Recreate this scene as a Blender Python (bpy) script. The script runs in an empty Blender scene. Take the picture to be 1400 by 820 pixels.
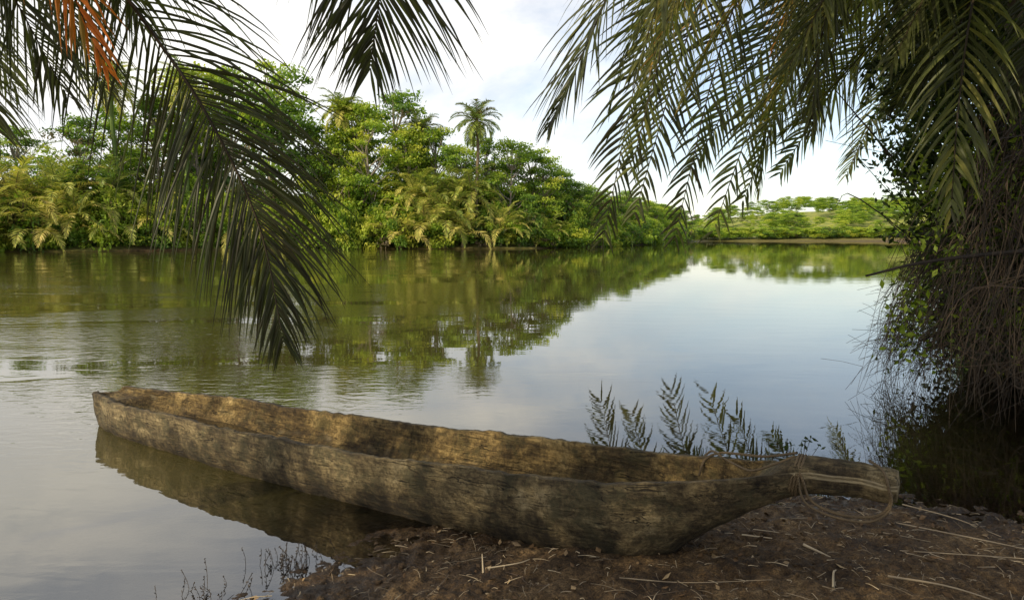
import bpy, math, random
import numpy as np
from mathutils import Vector, noise, Matrix

scene = bpy.context.scene
rnd = random.Random(7)

# ------------------------------------------------------------------ helpers
def new_obj(name, me, parent=None, mat=None):
    ob = bpy.data.objects.new(name, me)
    scene.collection.objects.link(ob)
    if parent: ob.parent = parent
    return ob

def empty(name, loc=(0,0,0)):
    e = bpy.data.objects.new(name, None); e.location = loc
    scene.collection.objects.link(e); return e

def mesh_np(name, V, F, tint=None, smooth=False, mat=None):
    V = np.asarray(V, dtype=np.float32); F = np.asarray(F, dtype=np.int32)
    me = bpy.data.meshes.new(name)
    me.vertices.add(len(V)); me.vertices.foreach_set('co', V.ravel())
    k = F.shape[1]
    me.loops.add(F.size); me.loops.foreach_set('vertex_index', F.ravel())
    me.polygons.add(len(F))
    me.polygons.foreach_set('loop_start', np.arange(0, F.size, k, dtype=np.int32))
    me.update(calc_edges=True)
    me.polygons.foreach_set('use_smooth', np.full(len(F), smooth, dtype=bool))
    if tint is not None:
        a = me.attributes.new('tint', 'FLOAT', 'POINT')
        a.data.foreach_set('value', np.asarray(tint, dtype=np.float32))
    me.validate()
    if mat: me.materials.append(mat)
    return me

class Acc:
    def __init__(s): s.V=[]; s.F=[]; s.T=[]; s.n=0
    def add(s, V, F, T):
        V=np.asarray(V,float); F=np.asarray(F,int)
        if np.isscalar(T): T=np.full(len(V),T)
        s.V.append(V); s.F.append(F+s.n); s.T.append(T); s.n+=len(V)
    def mesh(s, name, mat, smooth=False):
        return mesh_np(name, np.concatenate(s.V), np.concatenate(s.F), np.concatenate(s.T), smooth, mat)

def norm(a): return a/np.maximum(np.linalg.norm(a,axis=-1,keepdims=True),1e-9)

def catmull(P, n):
    P=np.asarray(P,float); P=np.vstack([2*P[0]-P[1],P,2*P[-1]-P[-2]])
    m=len(P)-3; u=np.linspace(0,m-1e-6,n); i=u.astype(int); t=(u-i)[:,None]
    a,b,c,d=P[i],P[i+1],P[i+2],P[i+3]
    return .5*((2*b)+(-a+c)*t+(2*a-5*b+4*c-d)*t*t+(-a+3*b-3*c+d)*t**3)

def tube(P, r, k=5):
    P=np.asarray(P,float); n=len(P); r=np.broadcast_to(r,(n,))
    T=norm(np.gradient(P,axis=0))
    ref=np.array([.13,.21,1.0]) if abs(T[:,2]).mean()<.8 else np.array([1.0,.2,.1])
    A=norm(np.cross(T,ref)); B=np.cross(T,A)
    ang=np.arange(k)*2*np.pi/k
    V=P[:,None]+r[:,None,None]*(A[:,None]*np.cos(ang)[None,:,None]+B[:,None]*np.sin(ang)[None,:,None])
    i=np.arange(n-1)[:,None]*k; j=np.arange(k)[None]; j2=(j+1)%k
    F=np.stack([i+j,i+j2,i+k+j2,i+k+j],-1).reshape(-1,4)
    return V.reshape(-1,3),F

def leaves(C, size, rg, up=.3, out=None, asp=.45):
    n=len(C); d=norm(rg.normal(size=(n,3)))
    nn=norm(rg.normal(size=(n,3))+np.array([0,0,up])+(0 if out is None else out))
    d=norm(d-nn*np.sum(d*nn,1,keepdims=True)); s=np.cross(nn,d)
    L=(size*rg.uniform(.6,1.3,n))[:,None]
    V=np.stack([C-d*L*.5, C+s*L*asp*.5-nn*L*.06, C+d*L*.5, C-s*L*asp*.5-nn*L*.06],1).reshape(-1,3)
    F=np.arange(4*n).reshape(-1,4)
    return V,F

def frond(acc, P, L, n, w, rg, side=None, droop=1.0, seg=5, r0=.018, tint=.5, bare=.12, a0=68, a1=24, dens=1.0):
    m=60; R=catmull(P,m)
    acc.add(*tube(R[::2], np.linspace(r0,r0*.18,m//2),4), .02)
    t=np.linspace(bare,1,n); idx=t*(m-1); i0=np.minimum(idx.astype(int),m-2); f=(idx-i0)[:,None]
    T=norm(np.gradient(R,axis=0))
    C=R[i0]*(1-f)+R[i0+1]*f; TT=norm(T[i0]*(1-f)+T[i0+1]*f)
    if side is None:
        h=R[-1]-R[0]; h[2]=0; side=np.cross(h/np.linalg.norm(h),[0,0,1])
    S=np.asarray(side,float)[None]; S=norm(S-TT*np.sum(S*TT,1,keepdims=True)); Nn=np.cross(S,TT)
    prof=(.55+.55*np.sin(np.pi*np.clip(t,0,1)**.85))*np.where(t>.8,1-.55*(t-.8)/.2,1)
    for sg in (-1,1):
        keep=rg.random(n)<dens
        c=C[keep]; tt=TT[keep]; s=S[keep]*sg; nn=Nn[keep]; tk=t[keep]; q=len(c)
        a=np.radians(a0+(a1-a0)*tk**1.2+rg.normal(0,5,q))[:,None]
        d=norm(tt*np.cos(a)+s*np.sin(a)+nn*(rg.normal(.12,.12,q))[:,None])
        ll=(L*prof[keep]*rg.uniform(.82,1.1,q))
        ll=np.where(rg.random(q)<.06,ll*.5,ll)
        dr=(droop*rg.uniform(.5,1.5,q))[:,None]
        p=c.copy(); rings=[]
        tw=rg.uniform(-.5,.5,q)[:,None]
        for j in range(seg+1):
            u=j/seg
            wd=(w*min(1,.45+2.4*u)*(1-u**2.2)+.0008)*rg.uniform(.8,1.15,q)[:,None]
            W=norm(np.cross(d,nn)+nn*tw)
            M=norm(np.cross(W,d))
            rings.append(np.stack([p-W*wd*.5, p-M*wd*.22, p+W*wd*.5],1))
            p=p+d*(ll/seg)[:,None]
            d=norm(d+np.array([0,0,-1.])*dr*(.5/seg)*(1+u))
        V=np.stack(rings,1).reshape(-1,3)
        b=np.arange(q)[:,None,None]*(seg+1)*3+np.arange(seg)[None,:,None]*3+np.arange(2)[None,None,:]
        F=np.stack([b,b+1,b+4,b+3],-1).reshape(-1,4)
        tn=np.clip(tint+rg.normal(0,.1,q),0.08,1)
        acc.add(V,F,np.repeat(tn,(seg+1)*3))

def arc(c, az, el, L, bend, n=7):
    h=np.array([math.sin(az),math.cos(az),0]); p=np.array(c,float); out=[p.copy()]; e=el
    for i in range(n-1):
        d=h*math.cos(e)+np.array([0,0,1])*math.sin(e); p=p+d*L/(n-1); out.append(p.copy())
        e-=bend/(n-1)*(.5+ i/(n-1)); e=max(e,-1.5)
    return np.array(out), np.cross(h,[0,0,1])

# ------------------------------------------------------------------ materials
def mat_base(name):
    m=bpy.data.materials.new(name); m.use_nodes=True
    nt=m.node_tree; nt.nodes.clear()
    o=nt.nodes.new('ShaderNodeOutputMaterial')
    return m,nt,o
def N(nt,t,**k):
    n=nt.nodes.new(t)
    for a,b in k.items(): setattr(n,a,b)
    return n
def ramp(nt,stops):
    r=nt.nodes.new('ShaderNodeValToRGB'); e=r.color_ramp.elements
    while len(e)<len(stops): e.new(.5)
    for x,(p,c) in zip(e,stops): x.position=p; x.color=(*c,1) if len(c)==3 else c
    return r
def noise_n(nt,vec,scale,detail=4,rough=.55,dist=0):
    n=nt.nodes.new('ShaderNodeTexNoise'); n.inputs['Scale'].default_value=scale
    n.inputs['Detail'].default_value=detail; n.inputs['Roughness'].default_value=rough
    n.inputs['Distortion'].default_value=dist
    nt.links.new(vec,n.inputs['Vector']); return n
def mathn(nt,op,a,b=None,clamp=False):
    n=nt.nodes.new('ShaderNodeMath'); n.operation=op; n.use_clamp=clamp
    for i,v in enumerate((a,b)):
        if v is None: continue
        if hasattr(v,'links'): nt.links.new(v,n.inputs[i])
        else: n.inputs[i].default_value=v
    return n.outputs[0]
def mixc(nt,f,a,b,mode='MIX'):
    n=nt.nodes.new('ShaderNodeMix'); n.data_type='RGBA'; n.blend_type=mode
    for s,v in ((n.inputs[0],f),(n.inputs[6],a),(n.inputs[7],b)):
        if hasattr(v,'links'): nt.links.new(v,s)
        elif isinstance(v,(int,float)): s.default_value=v
        else: s.default_value=(*v,1)
    return n.outputs[2]

def leaf_mat(name, stops, transl=.35, rough=.5, var=.25):
    m,nt,o=mat_base(name)
    at=N(nt,'ShaderNodeAttribute',attribute_name='tint')
    oi=N(nt,'ShaderNodeObjectInfo')
    r=ramp(nt,stops)
    v=mathn(nt,'ADD',at.outputs['Fac'],mathn(nt,'MULTIPLY',mathn(nt,'SUBTRACT',oi.outputs['Random'],.5),var))
    nt.links.new(v,r.inputs[0])
    p=N(nt,'ShaderNodeBsdfPrincipled'); p.inputs['Roughness'].default_value=rough
    p.inputs['Specular IOR Level'].default_value=.3
    nt.links.new(r.outputs[0],p.inputs['Base Color'])
    t=N(nt,'ShaderNodeBsdfTranslucent')
    tc=mixc(nt,1.0,r.outputs[0],(1.35,1.5,.6),'MULTIPLY'); nt.links.new(tc,t.inputs[0])
    mx=N(nt,'ShaderNodeMixShader'); mx.inputs[0].default_value=transl
    nt.links.new(p.outputs[0],mx.inputs[1]); nt.links.new(t.outputs[0],mx.inputs[2])
    nt.links.new(mx.outputs[0],o.inputs[0])
    return m

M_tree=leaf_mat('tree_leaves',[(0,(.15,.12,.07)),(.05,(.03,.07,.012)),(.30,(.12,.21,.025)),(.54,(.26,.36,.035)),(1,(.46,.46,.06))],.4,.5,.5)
M_palmfar=leaf_mat('far_palm_leaves',[(0,(.20,.15,.09)),(.1,(.09,.15,.03)),(.38,(.26,.32,.06)),(.68,(.50,.46,.11)),(1,(.62,.48,.17))],.3,.45,.35)
M_frond=leaf_mat('near_frond_leaves',[(0,(.07,.05,.03)),(.08,(.03,.026,.012)),(.3,(.04,.045,.018)),(.6,(.11,.125,.035)),(.8,(.26,.22,.055)),(1,(.55,.16,.02))],.45,.42,0)
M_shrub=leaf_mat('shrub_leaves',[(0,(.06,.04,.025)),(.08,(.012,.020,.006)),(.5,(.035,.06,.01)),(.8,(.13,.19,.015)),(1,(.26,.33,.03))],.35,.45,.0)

def twig_mat(name,c1,c2):
    m,nt,o=mat_base(name)
    tc=N(nt,'ShaderNodeTexCoord'); n=noise_n(nt,tc.outputs['Object'],9,4)
    at=N(nt,'ShaderNodeAttribute',attribute_name='tint')
    f=mathn(nt,'MULTIPLY',mathn(nt,'ADD',n.outputs[0],at.outputs['Fac']),.5)
    r=ramp(nt,[(.25,c1),(.75,c2)]); nt.links.new(f,r.inputs[0])
    p=N(nt,'ShaderNodeBsdfPrincipled'); p.inputs['Roughness'].default_value=.8
    nt.links.new(r.outputs[0],p.inputs[0]); nt.links.new(p.outputs[0],o.inputs[0]); return m
M_bark=twig_mat('bark',(.10,.08,.06),(.36,.31,.24))
M_twig=twig_mat('dead_twigs',(.014,.009,.005),(.075,.048,.025))
M_straw=twig_mat('straw_litter',(.08,.05,.03),(.48,.38,.24))
M_rope=twig_mat('rope_fibre',(.035,.024,.012),(.16,.11,.055))

# ------------------------------------------------------------------ terrain
river=np.array([(-1.32,3.1),(-.95,3.5),(-.62,3.85),(-.1,4.15),(.6,4.4),(1.5,4.55),(2.4,4.5),(3.0,4.1),(3.8,4.3),(4.5,5.3),(5.4,6.9),(6.7,9.7),(9,14),
 (13,19.5),(17,26),(42,48),(120,110),(200,190),(170,218),(118,215),(60,222),(48,200),(27,140),(10,103),(0,94),(-26,89),(-53,74),(-90,60),(-160,40),(-400,0),
 (-400,-90),(-80,-30),(-20,-10),(-8,-5),(-5.2,-1.2),(-3.2,.6),(-1.9,2.2)],float)
def sdist(x,y):
    """+ on land, - in the river"""
    P=np.stack([x,y],-1); best=np.full(x.shape,1e9); ins=np.zeros(x.shape,bool)
    n=len(river)
    for i in range(n):
        a=river[i]; b=river[(i+1)%n]; ab=b-a
        t=np.clip(((P-a)@ab)/(ab@ab),0,1); q=P-a-t[...,None]*ab
        best=np.minimum(best,np.hypot(q[...,0],q[...,1]))
        c=((a[1]>y)!=(b[1]>y))&(x<(b[0]-a[0])*(y-a[1])/(b[1]-a[1]+1e-12)+a[0]); ins^=c
    return np.where(ins,-best,best)
def sstep(a,b,v):
    t=np.clip((v-a)/(b-a),0,1); return t*t*(3-2*t)
def gz(x,y,fine=True):
    x=np.asarray(x,float); y=np.asarray(y,float); sh=x.shape
    d=sdist(x,y)
    nz=np.zeros(sh); mi=np.zeros(sh); nzf=nz.ravel(); mif=mi.ravel()
    for i,(a,b) in enumerate(zip(x.ravel(),y.ravel())):
        if abs(a)<9 and -1<b<12:
            nzf[i]=.13*noise.noise((a*1.6,b*1.6,0))+.07*noise.noise((a*5,b*5,3))
            if fine:
                c=noise.noise((a*3.1,b*3.1,9))
                mif[i]=.024*noise.noise((a*7,b*7,1))+(.020+.014*c)*noise.noise((a*19,b*19,5))+.011*noise.noise((a*43,b*43,7))
        elif b>30:
            nzf[i]=2.0*noise.noise((a*.08,b*.08,0))
    d=d+nz
    dl=np.maximum(d,0)
    z=.30*(1-np.exp(-dl/3.2))
    rb=sstep(3.8,5.4,x)*sstep(3.8,5.6,y)*(1-sstep(30,60,y))
    z+=rb*.75*(1-np.exp(-dl/2.6))
    z+=sstep(40,60,y)*1.3*(1-np.exp(-dl/4))
    z+=sstep(190,215,y)*9*sstep(8,130,dl)*sstep(60,150,x)+sstep(190,215,y)*3*sstep(8,90,dl)
    dw=np.maximum(-d,0); z-=np.minimum(.13*dw,2.5)
    return z+mi*(1-.6*sstep(0,.6,dw)), d

def spaced(lo,hi,step,flo,fhi,g=1.25):
    c=list(np.arange(lo,hi,step)); s=step; v=hi
    up=[]
    while v<fhi: up.append(v); s=min(s*g,60); v+=s
    s=step; v=lo; dn=[]
    while v>flo: s=min(s*g,60); v-=s; dn.append(v)
    return np.array(dn[::-1]+c+up)
xs=spaced(-2.2,3.6,.016,-1500,1500,1.12); ys=spaced(2.75,4.7,.016,-300,2200,1.12)
X,Y=np.meshgrid(xs,ys); Z,D=gz(X,Y)
V=np.stack([X,Y,Z],-1).reshape(-1,3); nx=len(xs); ny=len(ys)
i=np.arange(ny-1)[:,None]*nx+np.arange(nx-1)[None]
F=np.stack([i,i+1,i+nx+1,i+nx],-1).reshape(-1,4)

mg,nt,o=mat_base('river_mud')
geo=N(nt,'ShaderNodeNewGeometry'); pos=geo.outputs['Position']
n1=noise_n(nt,pos,2.6,7,.65); n2=noise_n(nt,pos,24,6,.72); n3=noise_n(nt,pos,105,4,.65)
r1=ramp(nt,[(.38,(.028,.017,.009)),(.48,(.08,.049,.022)),(.57,(.165,.108,.052)),(.68,(.36,.26,.14))]); nt.links.new(mathn(nt,'ADD',mathn(nt,'MULTIPLY',n1.outputs[0],.5),mathn(nt,'MULTIPLY',n2.outputs[0],.5)),r1.inputs[0])
r2=ramp(nt,[(.38,(.35,.33,.3)),(.6,(1.3,1.22,1.1))]); nt.links.new(n3.outputs[0],r2.inputs[0])
col=mixc(nt,.85,r1.outputs[0],r2.outputs[0],'MULTIPLY')
at=N(nt,'ShaderNodeAttribute',attribute_name='tint') # 1 = grassy land far away
ng=noise_n(nt,pos,.5,5); rg_=ramp(nt,[(.35,(.12,.16,.03)),(.65,(.34,.33,.06))]); nt.links.new(ng.outputs[0],rg_.inputs[0])
col=mixc(nt,at.outputs['Fac'],col,rg_.outputs[0])
sp=N(nt,'ShaderNodeSeparateXYZ'); nt.links.new(pos,sp.inputs[0])
wet=N(nt,'ShaderNodeMapRange'); wet.inputs[1].default_value=.02; wet.inputs[2].default_value=.07; nt.links.new(sp.outputs[2],wet.inputs[0])
wn=mathn(nt,'ADD',wet.outputs[0],mathn(nt,'MULTIPLY',mathn(nt,'SUBTRACT',n1.outputs[0],.5),1.4),True)
col=mixc(nt,wn,mixc(nt,1.0,col,(.5,.46,.42),'MULTIPLY'),col)
p=N(nt,'ShaderNodeBsdfPrincipled'); nt.links.new(col,p.inputs[0])
rr=N(nt,'ShaderNodeMapRange'); rr.inputs[3].default_value=.38; rr.inputs[4].default_value=.9; nt.links.new(wn,rr.inputs[0]); nt.links.new(rr.outputs[0],p.inputs['Roughness'])
p.inputs['Specular IOR Level'].default_value=.35
b=N(nt,'ShaderNodeBump'); b.inputs['Strength'].default_value=1; b.inputs['Distance'].default_value=.018
nt.links.new(mathn(nt,'ADD',n2.outputs[0],mathn(nt,'MULTIPLY',n3.outputs[0],.6)),b.inputs['Height']); nt.links.new(b.outputs[0],p.inputs['Normal'])
nt.links.new(p.outputs[0],o.inputs[0])
gt=(sstep(30,60,Y)*sstep(1.0,3,D)).ravel()
new_obj('ground',mesh_np('ground',V,F,gt,True,mg))

# water
wx=spaced(-6,8,.15,-1400,1400,1.2); wy=spaced(0,10,.15,-290,1500,1.2)
X,Y=np.meshgrid(wx,wy); Dw=sdist(X,Y); nx=len(wx); ny=len(wy)
V=np.stack([X,Y,0*X],-1).reshape(-1,3); i=np.arange(ny-1)[:,None]*nx+np.arange(nx-1)[None]
F=np.stack([i,i+1,i+nx+1,i+nx],-1).reshape(-1,4)
clar=(1-sstep(.0,2.6,-Dw)).ravel()
mw,nt,o=mat_base('river_water')
geo=N(nt,'ShaderNodeNewGeometry'); pos=geo.outputs['Position']
mp=N(nt,'ShaderNodeMapping'); mp.inputs['Scale'].default_value=(.6,1.3,1); mp.inputs['Rotation'].default_value=(0,0,.25); nt.links.new(pos,mp.inputs[0])
a1=noise_n(nt,mp.outputs[0],1.3,2,.45,.6); a2=noise_n(nt,mp.outputs[0],7,3,.5,.3)
mp2=N(nt,'ShaderNodeMapping'); mp2.inputs['Scale'].default_value=(.06,.26,1); mp2.inputs['Rotation'].default_value=(0,0,.12); nt.links.new(pos,mp2.inputs[0])
a3=noise_n(nt,mp2.outputs[0],1.0,5,.62,.8)
patch=ramp(nt,[(.47,(.08,)*3),(.56,(1,)*3)]); nt.links.new(a3.outputs[0],patch.inputs[0])
sp=N(nt,'ShaderNodeSeparateXYZ'); nt.links.new(pos,sp.inputs[0])
lf=N(nt,'ShaderNodeMapRange'); lf.inputs[1].default_value=0; lf.inputs[2].default_value=-14; lf.inputs[3].default_value=.34; lf.inputs[4].default_value=1.1; nt.links.new(sp.outputs[0],lf.inputs[0])
lf2=N(nt,'ShaderNodeMapRange'); lf2.inputs[1].default_value=0; lf2.inputs[2].default_value=-7; lf2.inputs[3].default_value=.3; lf2.inputs[4].default_value=4.2; nt.links.new(sp.outputs[0],lf2.inputs[0])
h=mathn(nt,'ADD',mathn(nt,'MULTIPLY',mathn(nt,'MULTIPLY',a1.outputs[0],.0042),lf.outputs[0]),mathn(nt,'MULTIPLY',mathn(nt,'MULTIPLY',mathn(nt,'MULTIPLY',a2.outputs[0],.0022),patch.outputs[0]),lf2.outputs[0]))
b=N(nt,'ShaderNodeBump'); b.inputs['Strength'].default_value=1; b.inputs['Distance'].default_value=1; nt.links.new(h,b.inputs['Height'])
gl=N(nt,'ShaderNodeBsdfGlossy'); gl.inputs['Roughness'].default_value=.01; gl.inputs[0].default_value=(.99,.98,.96,1); nt.links.new(b.outputs[0],gl.inputs['Normal'])
df=N(nt,'ShaderNodeBsdfDiffuse'); df.inputs[0].default_value=(.055,.048,.015,1)
tr=N(nt,'ShaderNodeBsdfTransparent'); tr.inputs[0].default_value=(.85,.70,.48,1)
at=N(nt,'ShaderNodeAttribute',attribute_name='tint')
bm=N(nt,'ShaderNodeMixShader'); nt.links.new(at.outputs['Fac'],bm.inputs[0]); nt.links.new(df.outputs[0],bm.inputs[1]); nt.links.new(tr.outputs[0],bm.inputs[2])
fr=N(nt,'ShaderNodeFresnel'); fr.inputs['IOR'].default_value=2.4; nt.links.new(b.outputs[0],fr.inputs['Normal'])
mx=N(nt,'ShaderNodeMixShader'); nt.links.new(fr.outputs[0],mx.inputs[0]); nt.links.new(bm.outputs[0],mx.inputs[1]); nt.links.new(gl.outputs[0],mx.inputs[2])
nt.links.new(mx.outputs[0],o.inputs[0])
new_obj('river_water',mesh_np('river_water',V,F,clar,True,mw))

# ------------------------------------------------------------------ dugout canoe (local X along hull)
def prof(keys,s):
    k=np.array(keys); return np.interp(s,k[:,0],k[:,1])
S_=np.concatenate([np.linspace(0,.03,3),np.linspace(.05,5.3,190),np.linspace(5.32,6.25,72),[6.285,6.31,6.32]])
def smooth(y,k=7):
    yp=np.concatenate([[y[0]]*k,y,[y[-1]]*k]); return np.convolve(yp,np.ones(2*k+1)/(2*k+1),'valid')
w=prof([(0,.165),(.15,.21),(.5,.28),(1.2,.345),(2.5,.38),(4,.385),(4.6,.37),(5.0,.325),(5.25,.285),(5.5,.225),(5.68,.16),(5.82,.10),(5.94,.072),(6.1,.063),(6.32,.070)],S_)
zr=prof([(0,.31),(.6,.30),(2,.325),(3.4,.365),(4.3,.41),(5,.465),(5.5,.525),(5.8,.58),(5.95,.60),(6.32,.60)],S_)
zk=prof([(0,-.04),(.2,-.09),(2,-.10),(4.2,-.11),(4.9,-.12),(5.1,-.07),(5.3,.06),(5.5,.22),(5.7,.36),(5.85,.45),(5.97,.49),(6.32,.51)],S_)
dp=prof([(0,.02),(.06,.06),(.30,.06),(.38,.20),(1,.27),(3,.33),(4.6,.37),(5.0,.35),(5.3,.29),(5.5,.2),(5.65,.10),(5.76,.02),(5.85,-.05),(5.95,-.065),(6.32,-.065)],S_)
th=prof([(0,.055),(.3,.05),(.6,.045),(4.8,.042),(5.5,.038),(5.75,.02),(5.87,.0),(6.32,0)],S_)
w,zr,zk=smooth(w,5),smooth(zr,5),smooth(zk,5); dp=smooth(dp,2); th=smooth(th,2)
w[:2]*=.93
K=30; rings=[]; ns=len(S_)
for q,s in enumerate(S_):
    endf={ns-3:.96,ns-2:.86,ns-1:.0}.get(q,1.0)
    ex=.72+.28*float(sstep(4.6,5.7,s))
    th_o=np.linspace(0,np.pi,K+1)
    y=-np.sign(np.cos(th_o))*np.abs(np.cos(th_o))**ex*w[q]; z=zr[q]-(zr[q]-zk[q])*np.abs(np.sin(th_o))**ex
    y=y*(1+.07*np.sin(th_o)**2)
    wi=w[q]-th[q]; ti=np.linspace(np.pi,0,K+1)
    yi=-np.sign(np.cos(ti))*np.abs(np.cos(ti))**ex*wi; zi=zr[q]-dp[q]*np.abs(np.sin(ti))**(ex if dp[q]>0 else 1)
    y_=np.concatenate([y,yi]); z_=np.concatenate([z,zi])
    pts=[]
    for a,bz in zip(y_,z_):
        if endf<1: a*=endf; bz=zr[q]+(bz-zr[q])*endf
        amp=1 if s<5.4 else .6
        da=.016*noise.noise((s*1.3,a*2.5,bz*2.5))+.013*noise.noise((s*5,a*9,bz*9))+.009*noise.noise((s*9,a*22,bz*22))
        dz=.018*noise.noise((s*1.1,0,4))+.012*noise.noise((s*4,a*3,8))+.012*noise.noise((s*15,a*8,2))
        sg=1 if a>0 else -1
        pts.append((s+.012*noise.noise((a*9,bz*9,1))*amp,a+sg*da*amp,bz+dz*amp))
    rings.append(pts)
R=np.array(rings); nr,k,_=R.shape
V=R.reshape(-1,3)
F=[]
for i in range(nr-1):
    for j in range(k):
        j2=(j+1)%k; F.append((i*k+j,(i+1)*k+j,(i+1)*k+j2,i*k+j2))
for j in range(K):
    F.append((j,j+1,k-2-j,k-1-j))
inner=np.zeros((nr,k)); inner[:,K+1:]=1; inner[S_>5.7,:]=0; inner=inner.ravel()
ms,nt,o=mat_base('weathered_dugout_wood')
tc=N(nt,'ShaderNodeTexCoord'); ob_=tc.outputs['Object']
mp=N(nt,'ShaderNodeMapping'); mp.inputs['Scale'].default_value=(.9,5,5); nt.links.new(ob_,mp.inputs[0])
mpf=N(nt,'ShaderNodeMapping'); mpf.inputs['Scale'].default_value=(4,34,34); nt.links.new(ob_,mpf.inputs[0])
mpc=N(nt,'ShaderNodeMapping'); mpc.inputs['Scale'].default_value=(1.4,16,16); nt.links.new(ob_,mpc.inputs[0])
g1=noise_n(nt,mp.outputs[0],2.0,8,.65,.8); g2=noise_n(nt,mpf.outputs[0],1.3,6,.65,.6); bl=noise_n(nt,ob_,2.6,10,.76,.3); sp_=noise_n(nt,ob_,26,6,.78)
crk=noise_n(nt,mpc.outputs[0],1.0,3,.5,1.2)
cr=ramp(nt,[(.38,(.020,.014,.007)),(.46,(.065,.047,.023)),(.53,(.165,.125,.062)),(.61,(.34,.27,.15)),(.73,(.50,.43,.28))])
f=mathn(nt,'ADD',mathn(nt,'MULTIPLY',g1.outputs[0],.2),mathn(nt,'ADD',mathn(nt,'MULTIPLY',bl.outputs[0],.6),mathn(nt,'MULTIPLY',g2.outputs[0],.2)))
nt.links.new(f,cr.inputs[0])
dk=ramp(nt,[(.41,(.25,.23,.2)),(.53,(1,1,1))]); nt.links.new(sp_.outputs[0],dk.inputs[0])
col=mixc(nt,.75,cr.outputs[0],dk.outputs[0],'MULTIPLY')
mould=noise_n(nt,ob_,5,9,.8,.2); mr=ramp(nt,[(.50,(0,0,0)),(.58,(1,1,1))]); nt.links.new(mould.outputs[0],mr.inputs[0])
col=mixc(nt,mathn(nt,'MULTIPLY',mr.outputs[0],.62),col,(.045,.042,.02))
ck=ramp(nt,[(.482,(0,0,0)),(.5,(1,1,1)),(.518,(0,0,0))]); nt.links.new(crk.outputs[0],ck.inputs[0])
ckm=ramp(nt,[(.48,(0,0,0)),(.56,(1,1,1))]); nt.links.new(g1.outputs[0],ckm.inputs[0])
ckf=mathn(nt,'MULTIPLY',ck.outputs[0],ckm.outputs[0])
col=mixc(nt,mathn(nt,'MULTIPLY',ckf,.9),col,(.010,.007,.004))
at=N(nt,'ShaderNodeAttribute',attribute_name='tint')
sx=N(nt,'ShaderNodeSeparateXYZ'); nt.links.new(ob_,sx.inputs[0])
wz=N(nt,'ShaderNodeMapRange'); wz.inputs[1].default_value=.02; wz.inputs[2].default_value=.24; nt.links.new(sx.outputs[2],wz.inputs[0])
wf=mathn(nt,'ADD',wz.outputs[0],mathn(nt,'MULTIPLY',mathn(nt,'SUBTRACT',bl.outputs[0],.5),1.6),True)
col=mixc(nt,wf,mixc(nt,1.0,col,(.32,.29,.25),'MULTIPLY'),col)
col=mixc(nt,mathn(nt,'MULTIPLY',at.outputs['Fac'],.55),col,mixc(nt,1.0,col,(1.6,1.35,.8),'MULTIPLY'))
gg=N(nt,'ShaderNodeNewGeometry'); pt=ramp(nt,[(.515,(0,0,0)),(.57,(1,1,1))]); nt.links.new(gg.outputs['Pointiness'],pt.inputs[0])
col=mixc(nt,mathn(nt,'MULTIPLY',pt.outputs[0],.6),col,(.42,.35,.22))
p=N(nt,'ShaderNodeBsdfPrincipled'); nt.links.new(col,p.inputs[0]); p.inputs['Roughness'].default_value=.75; p.inputs['Specular IOR Level'].default_value=.3
b=N(nt,'ShaderNodeBump'); b.inputs['Strength'].default_value=1; b.inputs['Distance'].default_value=.018
hh=mathn(nt,'ADD',g2.outputs[0],mathn(nt,'ADD',mathn(nt,'MULTIPLY',sp_.outputs[0],.7),bl.outputs[0]))
nt.links.new(mathn(nt,'SUBTRACT',hh,mathn(nt,'MULTIPLY',ckf,.6)),b.inputs['Height']); nt.links.new(b.outputs[0],p.inputs['Normal'])
nt.links.new(p.outputs[0],o.inputs[0])
canoe=empty('dugout_canoe',(-3.67,6.33,0)); canoe.rotation_euler=(0,0,math.atan2(-.52,.854))
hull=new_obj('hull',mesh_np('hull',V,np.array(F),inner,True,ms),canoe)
bw=[];bf=[]
ss=np.linspace(.45,1.9,18)
for s in ss:
    ww=np.interp(s,S_,w)-.05
    q=math.sqrt(max(0,1-((s-1.15)/.8)**2)); ww*= .3+.55*q
    bw+= [(s,-ww,.12),(s,ww,.12)]
for i in range(len(ss)-1): bf.append((2*i,2*i+2,2*i+3,2*i+1))
mb,nt,o=mat_base('bilge_water'); p=N(nt,'ShaderNodeBsdfPrincipled'); p.inputs[0].default_value=(.03,.022,.012,1); p.inputs['Roughness'].default_value=.04
tcx=N(nt,'ShaderNodeTexCoord'); nb=noise_n(nt,tcx.outputs['Object'],6); bb=N(nt,'ShaderNodeBump'); bb.inputs['Distance'].default_value=.003; nt.links.new(nb.outputs[0],bb.inputs['Height']); nt.links.new(bb.outputs[0],p.inputs['Normal'])
nt.links.new(p.outputs[0],o.inputs[0])
new_obj('bilge_water',mesh_np('bilge_water',bw,bf,np.zeros(len(bw)),False,mb),canoe)
acc=Acc()
def twist(P,r=.009,n=90,turn=60):
    C=catmull(P,n); T=norm(np.gradient(C,axis=0)); A=norm(np.cross(T,[.3,.2,.9])); B=np.cross(T,A)
    for ph in (0,2.09,4.19):
        a=np.linspace(0,turn,n)+ph
        acc.add(*tube(C+r*.55*(A*np.cos(a)[:,None]+B*np.sin(a)[:,None]),r*.62,5),.5)
def hoop(s0,ry,rz,zc,slant=0,turns=2,pit=.02,ph=0):
    a=np.linspace(0,turns*2*np.pi,turns*12)+ph
    return np.stack([s0+pit*a/(2*np.pi)+slant*np.sin(a),ry*np.cos(a),zc+rz*np.sin(a)],-1)
twist(hoop(5.87,.088,.096,.567,.02,3,.014),.0065,140,160)
twist([(5.90,-.07,.63),(5.93,-.095,.57),(5.96,-.105,.50),(6.03,-.115,.465),(6.14,-.115,.455),(6.24,-.10,.475),(6.285,-.088,.53),(6.28,-.082,.59),(6.25,-.05,.665),(6.19,.02,.682)],.0065,100,110)
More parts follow.
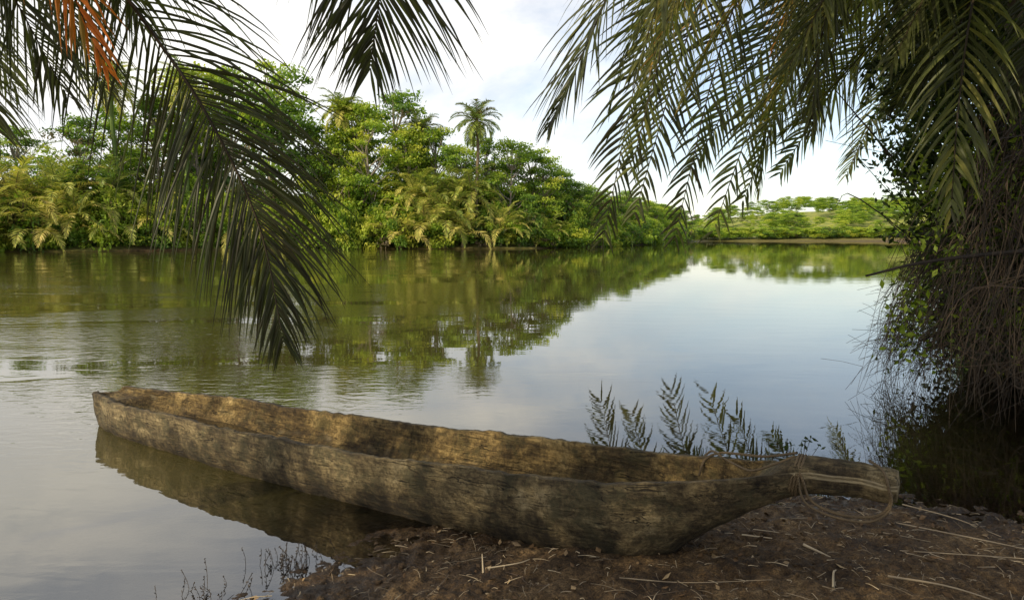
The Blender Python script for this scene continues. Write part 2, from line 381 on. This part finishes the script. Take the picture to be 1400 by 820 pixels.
twist([(5.90,-.06,.64),(5.91,-.10,.57),(5.94,-.12,.49),(6.01,-.13,.455),(6.12,-.13,.44),(6.22,-.115,.45),(6.28,-.095,.50),(6.29,-.088,.56),(6.27,-.075,.62)],.0055,100,110)
twist([(5.88,.03,.665),(5.80,.07,.63),(5.70,.13,.59),(5.57,.19,.565),(5.46,.215,.545),(5.39,.20,.50),(5.37,.17,.42)],.0065,80,90)
twist([(5.88,-.03,.665),(5.78,-.03,.605),(5.68,.0,.55),(5.60,.08,.535),(5.50,.17,.535),(5.42,.235,.545),(5.36,.28,.49)],.0055,80,90)
new_obj('mooring_rope',acc.mesh('mooring_rope',M_rope,True),canoe)

# ------------------------------------------------------------------ tree prototypes
def tree_proto(seed,H=18,spread=5.5,nc=34,per=150,leaf=.45,low=.30):
    rg=np.random.default_rng(seed); A=Acc(); W=Acc()
    bend=rg.normal(0,.5,2)
    tp=np.array([[0,0,-1],[bend[0]*.3,bend[1]*.3,H*.25],[bend[0],bend[1],H*.5],[bend[0]*1.3,bend[1]*1.3,H*.8]])
    tr=catmull(tp,12); W.add(*tube(tr,np.linspace(.32,.09,12),7),.5)
    for c in range(nc):
        u=rg.random()**.8; zz=H*(low+(1-low)*u)
        rad=spread*math.sin(math.pi*min(.98,.22+.72*u))**.7*rg.uniform(.25,1.1)
        az=rg.uniform(0,6.283); C=np.array([math.cos(az)*rad+bend[0],math.sin(az)*rad+bend[1],zz])
        k=int(np.clip((zz-rad*.5)/(H*.8)*11,2,10)); s=tr[k]; mid=(s+C)/2+np.array([0,0,-.3])
        W.add(*tube(catmull([s,mid,C],6),np.linspace(.13,.035,6),4),.6)
        cr=rg.uniform(.6,1.7); n=int(per*cr*cr/2.0)+30
        d=norm(rg.normal(size=(n,3))); rr=cr*rg.uniform(.45,1.2,n)[:,None]
        pts=C+d*rr*np.array([1.25,1.25,.5])+rg.normal(0,.15,(n,3))
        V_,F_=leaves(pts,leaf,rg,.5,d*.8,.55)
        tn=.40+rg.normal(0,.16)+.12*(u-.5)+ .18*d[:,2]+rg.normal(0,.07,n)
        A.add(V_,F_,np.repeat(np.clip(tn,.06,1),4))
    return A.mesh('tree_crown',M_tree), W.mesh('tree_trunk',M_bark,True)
TREES=[tree_proto(101,18,5.2,40),tree_proto(102,18,4.2,34,low=.35),tree_proto(103,18,6.2,44,low=.42),tree_proto(104,18,4.8,30,low=.5),tree_proto(105,18,5.6,46,low=.2)]
def bush_proto(seed):
    rg=np.random.default_rng(seed); A=Acc()
    for c in range(22):
        az=rg.uniform(0,6.28); rad=rg.uniform(0,2.6); C=np.array([math.cos(az)*rad,math.sin(az)*rad,rg.uniform(.2,3.8)*(1-.18*rad)])
        cr=rg.uniform(.5,1.1); n=120; d=norm(rg.normal(size=(n,3)))
        pts=C+d*cr*rg.uniform(.4,1.1,n)[:,None]*np.array([1.2,1.2,.8])
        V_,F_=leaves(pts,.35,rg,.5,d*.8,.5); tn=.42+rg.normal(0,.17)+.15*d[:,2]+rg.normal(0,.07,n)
        A.add(V_,F_,np.repeat(np.clip(tn,.06,1),4))
    for c in range(8):
        az=rg.uniform(0,6.28); P=np.array([[0,0,-.5],[math.cos(az)*.8,math.sin(az)*.8,1.5],[math.cos(az)*1.6,math.sin(az)*1.6,3]])
        A.add(*tube(catmull(P,6),.05,4),0.0)
    return A.mesh('bush',M_tree)
BUSH=[bush_proto(s) for s in (201,202,203,204)]
def palm_proto(seed,trunk,nf=26,L=4.2,ll=.75,el0=-.5,tint=.45):
    rg=np.random.default_rng(seed); A=Acc()
    if trunk>0:
        P=catmull([[0,0,-1],[.1,0,trunk*.4],[-.15,.1,trunk*.75],[0,0,trunk]],14)
        A.add(*tube(P,np.linspace(.24,.17,14),8),0.0)
    for q in range(nf):
        u=(q+.5)/nf; az=q*2.39996+rg.normal(0,.15); el=1.35-(1.35-el0)*u+rg.normal(0,.08)
        P,S=arc((0,0,trunk),az,el,L*rg.uniform(.85,1.1),1.7+rg.normal(0,.15))
        frond(A,P,ll,34,.10,rg,S,1.1,3,.05,tint+.25*(u-.5)+rg.normal(0,.08),.1)
    return A.mesh('palm',M_palmfar)
PALMT=[palm_proto(301,15,34,3.6,.9,-.9,.36),palm_proto(302,15,30,3.4,.8,-.7,.36)]
PALMB=[palm_proto(311,1.6,24,6.0,1.0,.15,.58),palm_proto(312,2.6,26,5.2,.95,-.1,.5),palm_proto(313,.8,20,6.8,1.1,.4,.66)]

def shore_y(x):
    xs_=[-400,-160,-90,-53,-26,0,10,27,48,60]; ys_=[0,40,60,74,89,94,103,140,200,222]
    return float(np.interp(x,xs_,ys_))
def zt(x,y): return float(gz(np.array([x]),np.array([y]),False)[0][0])
def put(me,par,x,y,s,sz=None,name=None,rot=None,z=None):
    ob=new_obj(name or me.name.split('.')[0],me,par)
    ob.location=(x,y,(zt(x,y) if z is None else z)-.1); ob.rotation_euler=(0,0,rnd.uniform(0,6.28) if rot is None else rot)
    ob.scale=(s,s,sz or s); return ob

def big_tree(par,x,y,h,k=None,wide=1):
    t=TREES[k if k is not None else rnd.randrange(len(TREES))]; e=empty('tree',(x,y,zt(x,y)-.1))
    e.parent=par; e.rotation_euler=(0,0,rnd.uniform(0,6.28)); s=h/18.5; sw=max(s,.7)*wide; e.scale=(sw,sw,s)
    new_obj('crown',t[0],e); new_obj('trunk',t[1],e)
forest=empty('riverside_forest')
T_=[(-69,8,11.5),(-63,5,12),(-56,9,13),(-50,5,14),(-47,10,16),(-43,6,17.5),(-39.5,9,22),(-35,5,22),(-32,9,23.5),(-30.5,4,18),(-27,8,15.5),(-24,5,14.5),(-21.5,7,18.5),(-18.5,5,18),(-16.5,8,20.5),(-13,5,15),(-10.5,7,15.5),(-7,4,13),(-3.5,8,14.5),(-.5,5,14),(2,8,13.5),(4.5,4,12.5),(7.5,6,11),(10,7,9.5),(13,8,8.5),(17,9,9),(-75,7,12),(-82,9,12)]
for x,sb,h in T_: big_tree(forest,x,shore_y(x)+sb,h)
for i in range(24):
    x=rnd.uniform(-85,8); big_tree(forest,x,shore_y(x)+rnd.uniform(13,24),rnd.uniform(9,14)*(1.15 if -45<x<-12 else .85))
for i in range(105):
    x=-88+i*1.02+rnd.uniform(-.5,.5); put(rnd.choice(BUSH),forest,x,shore_y(x)+rnd.uniform(.3,3.5),rnd.uniform(.7,1.25),rnd.uniform(.7,1.7),'bush')
for i in range(46):
    x=-85+i*2.05; put(rnd.choice(BUSH),forest,x,shore_y(x)+rnd.uniform(5,9),1.6,rnd.uniform(1.6,2.4),'bush')
for i in range(60):
    u=i/59; x=12+u*40; y=shore_y(x); big_tree(forest,x+rnd.uniform(-4,1),y+rnd.uniform(4,14),rnd.uniform(7,10)) if i%2 else None
    put(rnd.choice(BUSH),forest,x,y+rnd.uniform(1,4),rnd.uniform(.9,1.5),None,'bush')
for x,s in [(-66,1.0),(-63.5,1.1),(-61.5,.9),(-58,1.1),(-56,1.2),(-54.5,.95),(-51.5,1.1),(-49.5,1.1),(-48,1.0),(-44.5,1.05),(-41,.9),(-33,.95),(-28.5,.9),(-14.5,1.0),(-11.5,1.15),(-8.8,1.2),(-6.5,1.0),(-1.5,.9),(1,.8),(4.8,.75),(12,.8),(18,.9),(-71,1),(-76,1)]:
    put(rnd.choice(PALMB),forest,x,shore_y(x)+rnd.uniform(.2,1.6),s*.95,s*rnd.uniform(.95,1.3),'palm')
for x,s in [(-10.5,1.1),(-7.7,1.2),(-12.8,1.0),(-57,1.2),(-50,1.2),(-64,1.2),(-60,1.2),(-46,1.1),(-5.5,1.1),(-53.5,1.2),(-67,1.1)]:
    put(rnd.choice(PALMB),forest,x,shore_y(x)+2.6,s,s*1.2,'palm',z=2.4+rnd.random()*1.8)
for x,sb,h in [(-4.7,2,17.9),(-22.5,5,19),(-39,4,20.5),(-12.5,7,16.5),(-46,5,20)]:
    put(PALMT[0 if h<18 else 1],None,x,shore_y(x)+sb,h/16.6,None,'palm_tree')
dist=empty('distant_forest')
for i in range(340):
    x=rnd.uniform(30,330); t=rnd.random(); y=228+t*150
    s=rnd.uniform(6,10); k=rnd.randrange(5); z=zt(x,y)
    put(TREES[k][0],dist,x,y,s/18*1.45,s/18,'tree',z=z-1.5)
for i in range(110):
    x=58+i*2.2; put(rnd.choice(BUSH),dist,x,226+rnd.uniform(0,6),1.4,.8,'bush')
bank=empty('bank_thicket')
for x,y,s,sz in [(15.3,19.5,.7,1.1),(16.5,22,.8,1.2),(14.6,18,.6,1.2),(17.5,24,.8,1.3),(19.5,27,.9,1.4),(13.2,16.8,.6,1.1),(12.2,15.4,.55,1.1),(18.5,22,1,2.2),(16.5,19,.9,2.0),(15,17,.8,1.8),(22,30,1,1.6)]:
    put(rnd.choice(BUSH),bank,x,y,s,sz,'bush')

# ------------------------------------------------------------------ near palms
def trunkm(name,P,r0,r1,par):
    A=Acc(); C=catmull(P,40); r=np.linspace(r0,r1,40)*(1+.12*np.sin(np.arange(40)*2.4)); A.add(*tube(C,r,12),.4)
    return new_obj(name,A.mesh(name,M_bark,True),par)
def crown(A,c,n,L,rg,ll,el_hi=1.3,el_lo=-.7,tint=.45,az0=0,azr=6.283,nl=58,w=.034,r0=.022):
    for q in range(n):
        u=(q+.5)/n; az=az0+((q*2.39996)%6.283)/6.283*azr+rg.normal(0,.1); el=el_hi-(el_hi-el_lo)*u
        P,S=arc(c,az,el,L*rg.uniform(.85,1.1),1.7+rg.normal(0,.2))
        frond(A,P,ll,nl,w,rg,S,1.3,5,r0,tint+rg.normal(0,.1),.13)

pl=empty('leaning_palm_tree')
trunkm('trunk',[(-3.9,-2.6,.1),(-4.2,-1.8,1.6),(-4.3,-.8,3.4),(-4.1,.1,5.2)],.17,.13,pl)
rg=np.random.default_rng(5); A=Acc(); c=(-4.1,.2,5.3)
crown(A,c,24,4.0,rg,.75,1.25,-.3,az0=1.0,azr=4.8,w=.045)
frond(A,[c,(-3.6,1.9,5.6),(-3.1,3.6,4.5),(-2.25,4.5,2.98),(-1.88,4.55,2.36),(-1.60,4.5,1.74),(-1.46,4.45,1.04)],1.05,122,.019,rg,(1,.25,.0),1.55,7,.02,.24,.3,76,22)
frond(A,[c,(-3.5,1.9,5.4),(-3.2,3.2,4.4),(-2.95,4.1,3.3),(-2.85,4.6,2.6)],1.0,84,.022,rg,(.9,-.3,0),1.6,7,.02,.33,.2,70,30)
frond(A,[c,(-3.5,2.0,5.5),(-3.0,3.4,4.6),(-2.55,4.3,3.7),(-2.45,4.8,3.1)],1.05,84,.022,rg,(.9,-.3,0),1.6,7,.02,.4,.2,70,30)
frond(A,[c,(-3.2,1.9,5.0),(-2.8,3.0,4.1),(-2.5,3.8,3.35),(-2.36,4.2,2.68)],.6,54,.030,rg,(.9,-.2,0),1.6,6,.02,1.0,.3,55,25,.85)
frond(A,[c,(-4.1,2.2,5.0),(-3.9,3.5,4.1),(-3.6,4.4,3.1),(-3.45,4.8,2.4)],1.0,84,.022,rg,(.9,-.3,0),1.6,7,.02,.33,.2,70,30)
frond(A,[c,(-3.9,2.2,5.4),(-3.6,3.9,4.6),(-3.25,5.0,3.6),(-3.1,5.5,2.8)],1.0,84,.022,rg,(.9,-.3,0),1.6,7,.02,.3,.2,70,30)
frond(A,[c,(-4.4,2.4,5.6),(-4.4,4.0,4.9),(-4.2,5.2,3.8),(-4.0,5.8,2.9)],1.0,84,.024,rg,(.9,-.3,0),1.6,7,.02,.5,.2,72,30)
frond(A,[c,(-3.4,2.0,5.8),(-2.7,3.6,5.0),(-2.3,4.4,4.0),(-2.2,4.8,3.4)],.7,70,.022,rg,(.9,0,0),1.3,7,.02,.35,.2,70,30)
frond(A,[c,(-3.0,2.4,6.2),(-1.8,4.0,5.3),(-1.05,4.9,4.3),(-.92,5.1,3.6),(-1.02,5.2,2.9)],1.2,96,.023,rg,(1,.15,0),.9,7,.02,.28,.25,74,26)
frond(A,[c,(-2.8,2.2,6.3),(-1.5,3.9,5.6),(-.75,4.8,4.6),(-.6,5.2,3.8)],1.1,84,.023,rg,(1,-.1,0),.9,7,.02,.28,.25,74,28)
frond(A,[c,(-3.2,2.4,5.8),(-2.4,3.8,5.0),(-2.0,4.6,4.1),(-1.86,4.9,3.55)],.45,60,.022,rg,(1,.1,0),.8,6,.02,.35,.25,60,22)
new_obj('fronds',A.mesh('fronds',M_frond),pl)
ps=empty('added_shade_palm_tree'); trunkm('trunk',[(-3.6,-6.8,.25),(-4.1,-5.8,2),(-4.7,-4.6,4),(-5.0,-3.4,5.4)],.2,.16,ps)  # unseen palm added behind the camera to shade the canoe and foreground
A=Acc(); crown(A,(-5.0,-3.3,5.4),24,4.0,np.random.default_rng(6),.75,1.3,-.5,nl=36,w=.045); new_obj('fronds',A.mesh('fronds',M_frond),ps)

pr=empty('overhanging_palm_tree')
trunkm('trunk',[(7.4,9.8,.4),(6.7,9.1,2.2),(5.8,8.2,4.0),(5.3,7.6,5.4)],.22,.17,pr)
rg=np.random.default_rng(8); A=Acc(); c=(5.2,7.5,5.5)
crown(A,c,34,4.8,rg,.85,1.3,-.55,.45)
H=[
 ([(3.6,6.6,5.9),(2.0,5.8,5.1),(1.0,5.5,4.0),(.55,5.4,3.1),(.28,5.3,2.5)],.8,.4),
 ([(3.4,7.0,6.2),(1.6,6.6,5.6),(.6,6.2,4.8),(.2,6.0,4.1)],.85,.55),
 ([(3.5,7.2,6.4),(2.0,7.0,5.9),(1.0,6.8,5.1),(.6,6.7,4.2)],.85,.62),
 ([(3.6,6.4,6.0),(2.2,5.7,5.2),(1.3,5.3,4.0),(.9,5.2,2.9)],.85,.5),
 ([(3.8,6.9,6.1),(2.5,6.4,5.3),(1.6,6.1,4.2),(1.15,6.0,3.1)],.85,.7),
 ([(4.2,7.4,5.6),(3.4,7.3,4.5),(2.9,7.2,3.5),(2.3,7.2,2.8)],.75,.6),
 ([(4.2,7.0,5.6),(3.3,6.4,4.8),(2.7,6.0,3.9),(2.2,5.8,3.0)],.85,.5),
 ([(4.4,7.8,5.4),(3.8,8.0,4.4),(3.4,8.1,3.5),(2.7,8.2,2.8)],.8,.55),
 ([(4.3,6.8,5.5),(3.9,6.3,4.7),(3.5,6.0,3.9),(3.1,5.9,3.1)],.8,.4),
 ([(3.9,7.6,6.0),(2.8,7.8,5.4),(1.9,8.0,4.4),(1.4,8.1,3.3)],.85,.65),
 ([(3.9,7.6,5.8),(3.0,7.7,5.0),(2.3,7.9,4.0),(1.9,8.0,3.2)],.85,.7),
 ([(4.0,7.3,5.5),(3.0,7.0,4.8),(2.0,6.8,4.3),(1.2,6.7,3.6)],.85,.62),
 ([(4.4,6.4,5.3),(3.6,5.4,4.9),(2.7,4.8,4.2),(2.2,4.6,3.5)],.8,.45),
 ([(3.0,6.2,6.2),(1.8,5.2,5.6),(1.2,4.7,4.6),(1.0,4.5,3.6)],.85,.5),
 ([(4.6,7.9,5.0),(4.3,8.2,4.2),(3.8,8.4,3.5),(3.1,8.5,2.8)],.7,.6),
 ([(4.4,7.3,5.2),(3.8,7.0,4.7),(3.1,6.8,4.0),(2.5,6.8,3.2)],.8,.65),
 ([(4.5,6.9,5.6),(3.9,6.0,5.2),(3.3,5.4,4.4),(2.9,5.2,3.6)],.8,.5),
 ([(4.3,7.4,5.8),(3.5,7.2,5.3),(2.9,7.1,4.5),(2.6,7.1,3.6)],.8,.72),
 ([(4.8,7.2,5.0),(4.5,7.0,4.2),(4.1,6.9,3.4),(3.6,6.8,2.9)],.75,.4),
 ([(4.9,7.0,5.2),(4.8,6.6,4.4),(4.6,6.3,3.6),(4.3,6.2,2.8)],.75,.35),
]
for P,l,t in H:
    frond(A,[c]+P,l,84,.027,rg,None,1.15,6,.022,t,.2,66,26)
new_obj('fronds',A.mesh('fronds',M_frond),pr)
# big raffia palm on the bank beyond; its long leaves hang over the river
pf=empty('raffia_palm_tree')
trunkm('trunk',[(14.5,19.6,.6),(14,19.3,4),(13.4,19,8),(13,18.7,11.2)],.32,.26,pf)
rg=np.random.default_rng(18); A=Acc(); c=(13,18.7,11.2)
crown(A,c,30,8.8,rg,1.5,1.3,-1.0,.5,nl=70,w=.06,r0=.05)
for P,l,t,sd_ in [
 ([(9,17.2,12.4),(5,15.5,10.5),(2.9,14.5,6.3),(1.80,14,1.65)],2.0,.26,(1,.5,0)),
 ([(9.3,17.5,12.3),(6.2,16.3,10.5),(4.0,15.5,6.6),(2.6,15,2.2)],1.9,.32,(1,-.2,0)),
 ([(9.6,17.6,12.3),(6.8,16.6,10.5),(4.8,15.8,6.6),(3.5,15.2,1.7)],1.9,.30,(1,.3,0)),
 ([(10,17.8,12.2),(7.8,17,10),(6.2,16.3,6.5),(4.4,15.5,1.8)],1.9,.38,(1,.1,0)),
 ([(10.5,18,11.6),(8.6,17.5,9.5),(7,17,6.5),(5.3,16.3,2.5)],1.8,.35,(1,.4,0)),
 ([(9,17,12.4),(5.2,15.2,10.6),(3.4,14.2,7),(2.3,13.9,2.9)],1.8,.5,(1,.2,0)),
 ([(10.5,18,12),(8.2,17.3,9.7),(6,16.6,6.5),(4.0,15.8,3.2)],1.8,.5,(1,-.1,0)),
 ([(11,18.2,11),(9.5,17.8,8.6),(8.2,17.4,6),(6.4,17,3.2)],1.7,.45,(1,.3,0)),
 ([(11.5,18.3,10.4),(10.5,18,8),(9.4,17.8,5.6),(8.2,17.5,3.2)],1.7,.45,None),
 ([(10,17.8,11.8),(7.8,17,10.6),(5.5,16.4,8.6),(3.8,16,6.2)],1.6,.7,None),
 ([(11,18,12.2),(9,17.4,10.8),(7.4,17,8.4),(6.2,16.8,5.6)],1.6,.7,None)]:
    frond(A,[c]+P,l,104,.07,rg,sd_,1.0,6,.05,t,.15,64,38,.93)
new_obj('fronds',A.mesh('fronds',M_frond),pf)

# ------------------------------------------------------------------ riverside shrub tangle (right)
sh=empty('riverside_shrub'); rg=np.random.default_rng(21); A=Acc(); W=Acc()
for q in range(330):
    zc=rg.uniform(.4,6.0); yc=rg.uniform(7.2,11.0); lo=yc*np.interp(zc,[.5,1.3,2.4,4,6],[.63,.60,.555,.53,.50])
    C=np.array([rg.uniform(lo,lo+3.0),yc,zc])
    cr=rg.uniform(.22,.55); n=int(480*cr); d=norm(rg.normal(size=(n,3)))
    pts=C+d*cr*(rg.uniform(0,1.2,n)**.6)[:,None]
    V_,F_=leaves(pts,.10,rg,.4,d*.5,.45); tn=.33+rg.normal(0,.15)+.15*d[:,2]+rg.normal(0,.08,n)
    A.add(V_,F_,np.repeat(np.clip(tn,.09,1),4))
for q in range(70):
    C=np.array([0,rg.uniform(6.7,8.4),rg.uniform(.6,2.8)]); C[0]=C[1]*rg.uniform(.565,.76)
    n=46; d=norm(rg.normal(size=(n,3))); pts=C+d*rg.uniform(.05,.40,n)[:,None]
    V_,F_=leaves(pts,.085,rg,.6,None,.5); A.add(V_,F_,np.repeat(np.clip(.8+rg.normal(0,.14,n),.1,1),4))
for q in range(360):
    b=np.array([rg.uniform(5.5,9),rg.uniform(7.4,10.8),.1]); b[0]=max(b[0],b[1]*.67); l=rg.uniform(1.5,5.0)
    lean=np.array([rg.normal(-.10,.22),rg.normal(-.12,.3),1.0])
    P=[b,b+lean*l*.4,b+lean*l*.75+np.array([rg.normal(-.1,.25),rg.normal(0,.25),0]),b+lean*l*.9+np.array([rg.normal(-.25,.3),rg.normal(-.2,.3),-.25*l*rg.random()])]
    W.add(*tube(catmull(P,12),np.linspace(rg.uniform(.008,.024),.003,12),4),rg.uniform(0,1))
for q in range(1300):
    y=rg.uniform(6.0,9.8); x=y*rg.uniform(.625,.90); z=rg.uniform(.5,3.4)
    zz=rg.uniform(.0,.7)
    P=[(x+rg.uniform(.1,1.0),y+.3,z),(x+.15,y,z*.85+rg.normal(0,.15)),(x+rg.normal(0,.22),y+rg.normal(0,.1),(z+zz)/2),(x+rg.normal(-.12,.32),y+rg.normal(-.1,.2),zz)]
    W.add(*tube(catmull(P,10),np.linspace(rg.uniform(.003,.009),.0015,10),3),rg.uniform(.0,1)**1.5)
for q in range(170):
    y=rg.uniform(7.0,9.2); x=y*rg.uniform(.535,.64); z=rg.uniform(.7,2.1)
    P=[(x+.8,y+.3,z+.5),(x+.3,y,z),(x,y+rg.normal(0,.1),z*.6),(x+rg.normal(-.15,.15),y-.1,rg.uniform(-.1,.5))]
    C=catmull(P,14); W.add(*tube(C,np.linspace(.006,.0015,14),3),rg.uniform(.0,.5))
    for k in range(6):
        s=C[rg.integers(4,13)]; e=s+np.array([rg.normal(-.1,.16),rg.normal(0,.1),rg.normal(-.1,.16)])
        W.add(*tube(np.array([s,(s+e)/2+.01,e]),.002,3),.2)
    if q%3==0:
        V_,F_=leaves(C[rg.integers(3,13,7)]+rg.normal(0,.04,(7,3)),.06,rg,.5,None,.45); A.add(V_,F_,.5)
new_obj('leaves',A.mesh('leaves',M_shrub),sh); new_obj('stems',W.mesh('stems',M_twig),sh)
W=Acc(); W.add(*tube(catmull([(3.02,6.0,1.36),(3.5,6.1,1.46),(4.1,6.2,1.53),(4.9,6.4,1.57),(6.2,7.2,1.5)],24),np.linspace(.010,.03,24),6),.1)
W.add(*tube(catmull([(4.2,7.2,.62),(4.7,7.4,.72),(5.4,7.7,.78),(6.4,8.4,.9)],16),np.linspace(.010,.03,16),6),.1)
W.add(*tube(catmull([(4.55,6.3,.35),(4.8,6.5,.28),(5.3,6.8,.35),(6,7.2,.7)],16),np.linspace(.008,.02,16),6),1)
new_obj('dead_branch',W.mesh('dead_branch',M_twig,True))
A=Acc()
for q in range(8):
    b0=np.array([2.05+rg.normal(0,.05),4.95+rg.normal(0,.03),-.05]); e=b0+np.array([rg.normal(0,.12),0,rg.uniform(.24,.34)])
    A.add(*tube(catmull([b0,(b0+e)/2,e],5),.002,3),.02); V_,F_=leaves(np.array([e,e+[.03,0,-.02],e-[.03,0,.03]]),.055,rg,.8,None,.5); A.add(V_,F_,.3)
new_obj('shore_sprig',A.mesh('shore_sprig',M_shrub))

# ------------------------------------------------------------------ litter
rg=np.random.default_rng(31)
def land_pts(n,x0,x1,y0,y1,dmin=.03):
    x=rg.uniform(x0,x1,n*3); y=rg.uniform(y0,y1,n*3); z,d=gz(x,y); k=d>dmin
    return np.stack([x,y,z],-1)[k][:n]
W=Acc()
for p in land_pts(1300,-1.6,3.7,2.7,4.6):
    l=rg.choice([.025,.045,.08,.16],p=[.42,.32,.18,.08])*rg.uniform(.6,1.4); a=rg.uniform(0,6.28); d=np.array([math.cos(a),math.sin(a),rg.normal(0,.12)])
    P=[p-d*l*.5+[0,0,.006],p+[0,0,.006+rg.random()*.008],p+d*l*.5+[rg.normal(0,.01),rg.normal(0,.01),.006]]
    W.add(*tube(catmull(P,6),np.linspace(rg.uniform(.001,.0030),.0008,6),4),rg.uniform(0,1))
def stick(P,r,t=.9):
    P=[(a,b,float(gz(np.array([a]),np.array([b]))[0][0])+c) for a,b,c in P]
    W.add(*tube(catmull(P,12),np.linspace(r,r*.5,12),5),t)
stick([(-.12,3.32,.012),(.03,3.36,.02),(.09,3.42,.03)],.004); stick([(-.14,3.28,.0),(-.15,3.4,.05)],.005,1)
stick([(1.75,3.15,.03),(1.95,3.0,.05),(2.15,2.85,.02)],.005,.5); stick([(1.45,3.05,.01),(1.52,3.2,.02),(1.56,3.26,.01)],.006,1)
stick([(1.5,3.5,.03),(1.62,3.45,.01)],.007,1); stick([(1.25,3.7,.01),(1.4,3.66,.02)],.005,1)
stick([(2.2,3.9,.02),(2.6,3.5,.05),(2.9,3.3,.02)],.004,.6); stick([(2.4,4.2,.02),(2.6,4.0,.03),(2.7,3.75,.02)],.004,.6)
stick([(.5,3.15,.01),(.8,3.1,.02),(1.2,3.12,.01)],.003,.4); stick([(2.0,3.5,.01),(2.5,3.35,.02),(3.0,3.3,.02)],.003,.5)
new_obj('twig_litter',W.mesh('twig_litter',M_straw))
P=land_pts(300,-1.5,3.6,2.8,4.5); V_,F_=leaves(P+[0,0,.01],.05,rg,3.0,None,.5)
M_dry=leaf_mat('dry_leaf',[(0,(.04,.025,.012)),(.6,(.16,.09,.04)),(1,(.36,.26,.14))],.1,.7,0)
new_obj('dry_leaves',mesh_np('dry_leaves',V_,F_,np.repeat(rg.uniform(0,1,len(P))**1.6,4),False,M_dry))
A=Acc()
import bmesh
bm_=bmesh.new(); bmesh.ops.create_icosphere(bm_,subdivisions=2,radius=1); bm_.verts.ensure_lookup_table()
iv=np.array([v.co[:] for v in bm_.verts]); itf=np.array([[l.vert.index for l in f.loops] for f in bm_.faces]); bm_.free()
for p in land_pts(1500,-1.5,3.6,2.7,4.5,-.05):
    r=rg.choice([.005,.009,.016],p=[.6,.3,.1])*rg.uniform(.7,1.4); o3=rg.uniform(0,50,3)
    dv=np.array([1+.5*noise.noise(Vector(v*1.6+o3)) for v in iv])
    A.add(iv*dv[:,None]*r*np.array([1,rg.uniform(.7,1.2),.65])+p,itf,0.)
new_obj('mud_clods',A.mesh('mud_clods',mg,True))
W=Acc()
for q in range(80):
    if q<55: b=np.array([rg.normal(-1.13,.09),rg.normal(3.52,.06),-.03])
    else: b=np.array([rg.normal(-1.45,.12),rg.normal(3.2,.08),-.03])
    l=rg.uniform(.03,.14); e=b+np.array([rg.normal(0,.04),rg.normal(0,.03),l]); W.add(*tube(catmull([b,(b+e)/2+.005,e],5),.0015,3),.1)
    V_,F_=leaves(np.array([b+(e-b)*t for t in (.5,.7,.9,1)]),.016,rg); W.add(V_,F_,.3)
new_obj('shore_weed',W.mesh('shore_weed',M_twig))

# ------------------------------------------------------------------ sky / sun / camera
sd=Vector((-.66,-.58,.50)).normalized()
el=math.asin(sd.z); az=math.atan2(sd.x,sd.y)
wd=bpy.data.worlds.new('World'); scene.world=wd; wd.use_nodes=True; nt=wd.node_tree; nt.nodes.clear()
o=N(nt,'ShaderNodeOutputWorld'); bg=N(nt,'ShaderNodeBackground'); bg.inputs[1].default_value=.15
sky=N(nt,'ShaderNodeTexSky'); sky.sky_type='NISHITA'; sky.sun_disc=False; sky.sun_elevation=el; sky.sun_rotation=az%(2*math.pi)
tc=N(nt,'ShaderNodeTexCoord'); mp=N(nt,'ShaderNodeMapping'); mp.inputs['Scale'].default_value=(1,1,2.2); mp.inputs['Location'].default_value=(.35,.1,.2); nt.links.new(tc.outputs['Generated'],mp.inputs[0])
c1=noise_n(nt,mp.outputs[0],1.9,8,.6,.35); c2=noise_n(nt,mp.outputs[0],4.5,6,.6,.2)
sx=N(nt,'ShaderNodeSeparateXYZ'); nt.links.new(tc.outputs['Generated'],sx.inputs[0])
cm=ramp(nt,[(.36,(0,0,0)),(.62,(1,1,1))]); nt.links.new(mathn(nt,'SUBTRACT',c1.outputs[0],mathn(nt,'MULTIPLY',sx.outputs[0],.20)),cm.inputs[0])
cc=ramp(nt,[(.3,(5.8,6.0,6.4)),(.60,(9.4,9.0,8.3))]); nt.links.new(c2.outputs[0],cc.inputs[0])
cl=mixc(nt,mathn(nt,'ADD',mathn(nt,'MULTIPLY',cm.outputs[0],.64),.26),mixc(nt,1.0,sky.outputs[0],(1.2,1.2,1.22),'MULTIPLY'),cc.outputs[0])
nt.links.new(cl,bg.inputs[0]); nt.links.new(bg.outputs[0],o.inputs[0])
sun=bpy.data.lights.new('sun','SUN'); sun.energy=5.0; sun.angle=math.radians(.5); sun.color=(1,.86,.60)
so=bpy.data.objects.new('sun',sun); scene.collection.objects.link(so); so.rotation_euler=sd.to_track_quat('Z','Y').to_euler()
cam=bpy.data.cameras.new('camera'); cam.sensor_width=36; cam.lens=24.76; cam.clip_end=6000; cam.clip_start=.05
co=bpy.data.objects.new('camera',cam); scene.collection.objects.link(co); co.location=(0,0,1.7); co.rotation_euler=(math.radians(90-5.2),0,0)
scene.camera=co
scene.view_settings.view_transform='Standard'; scene.view_settings.look='None'; scene.view_settings.exposure=0
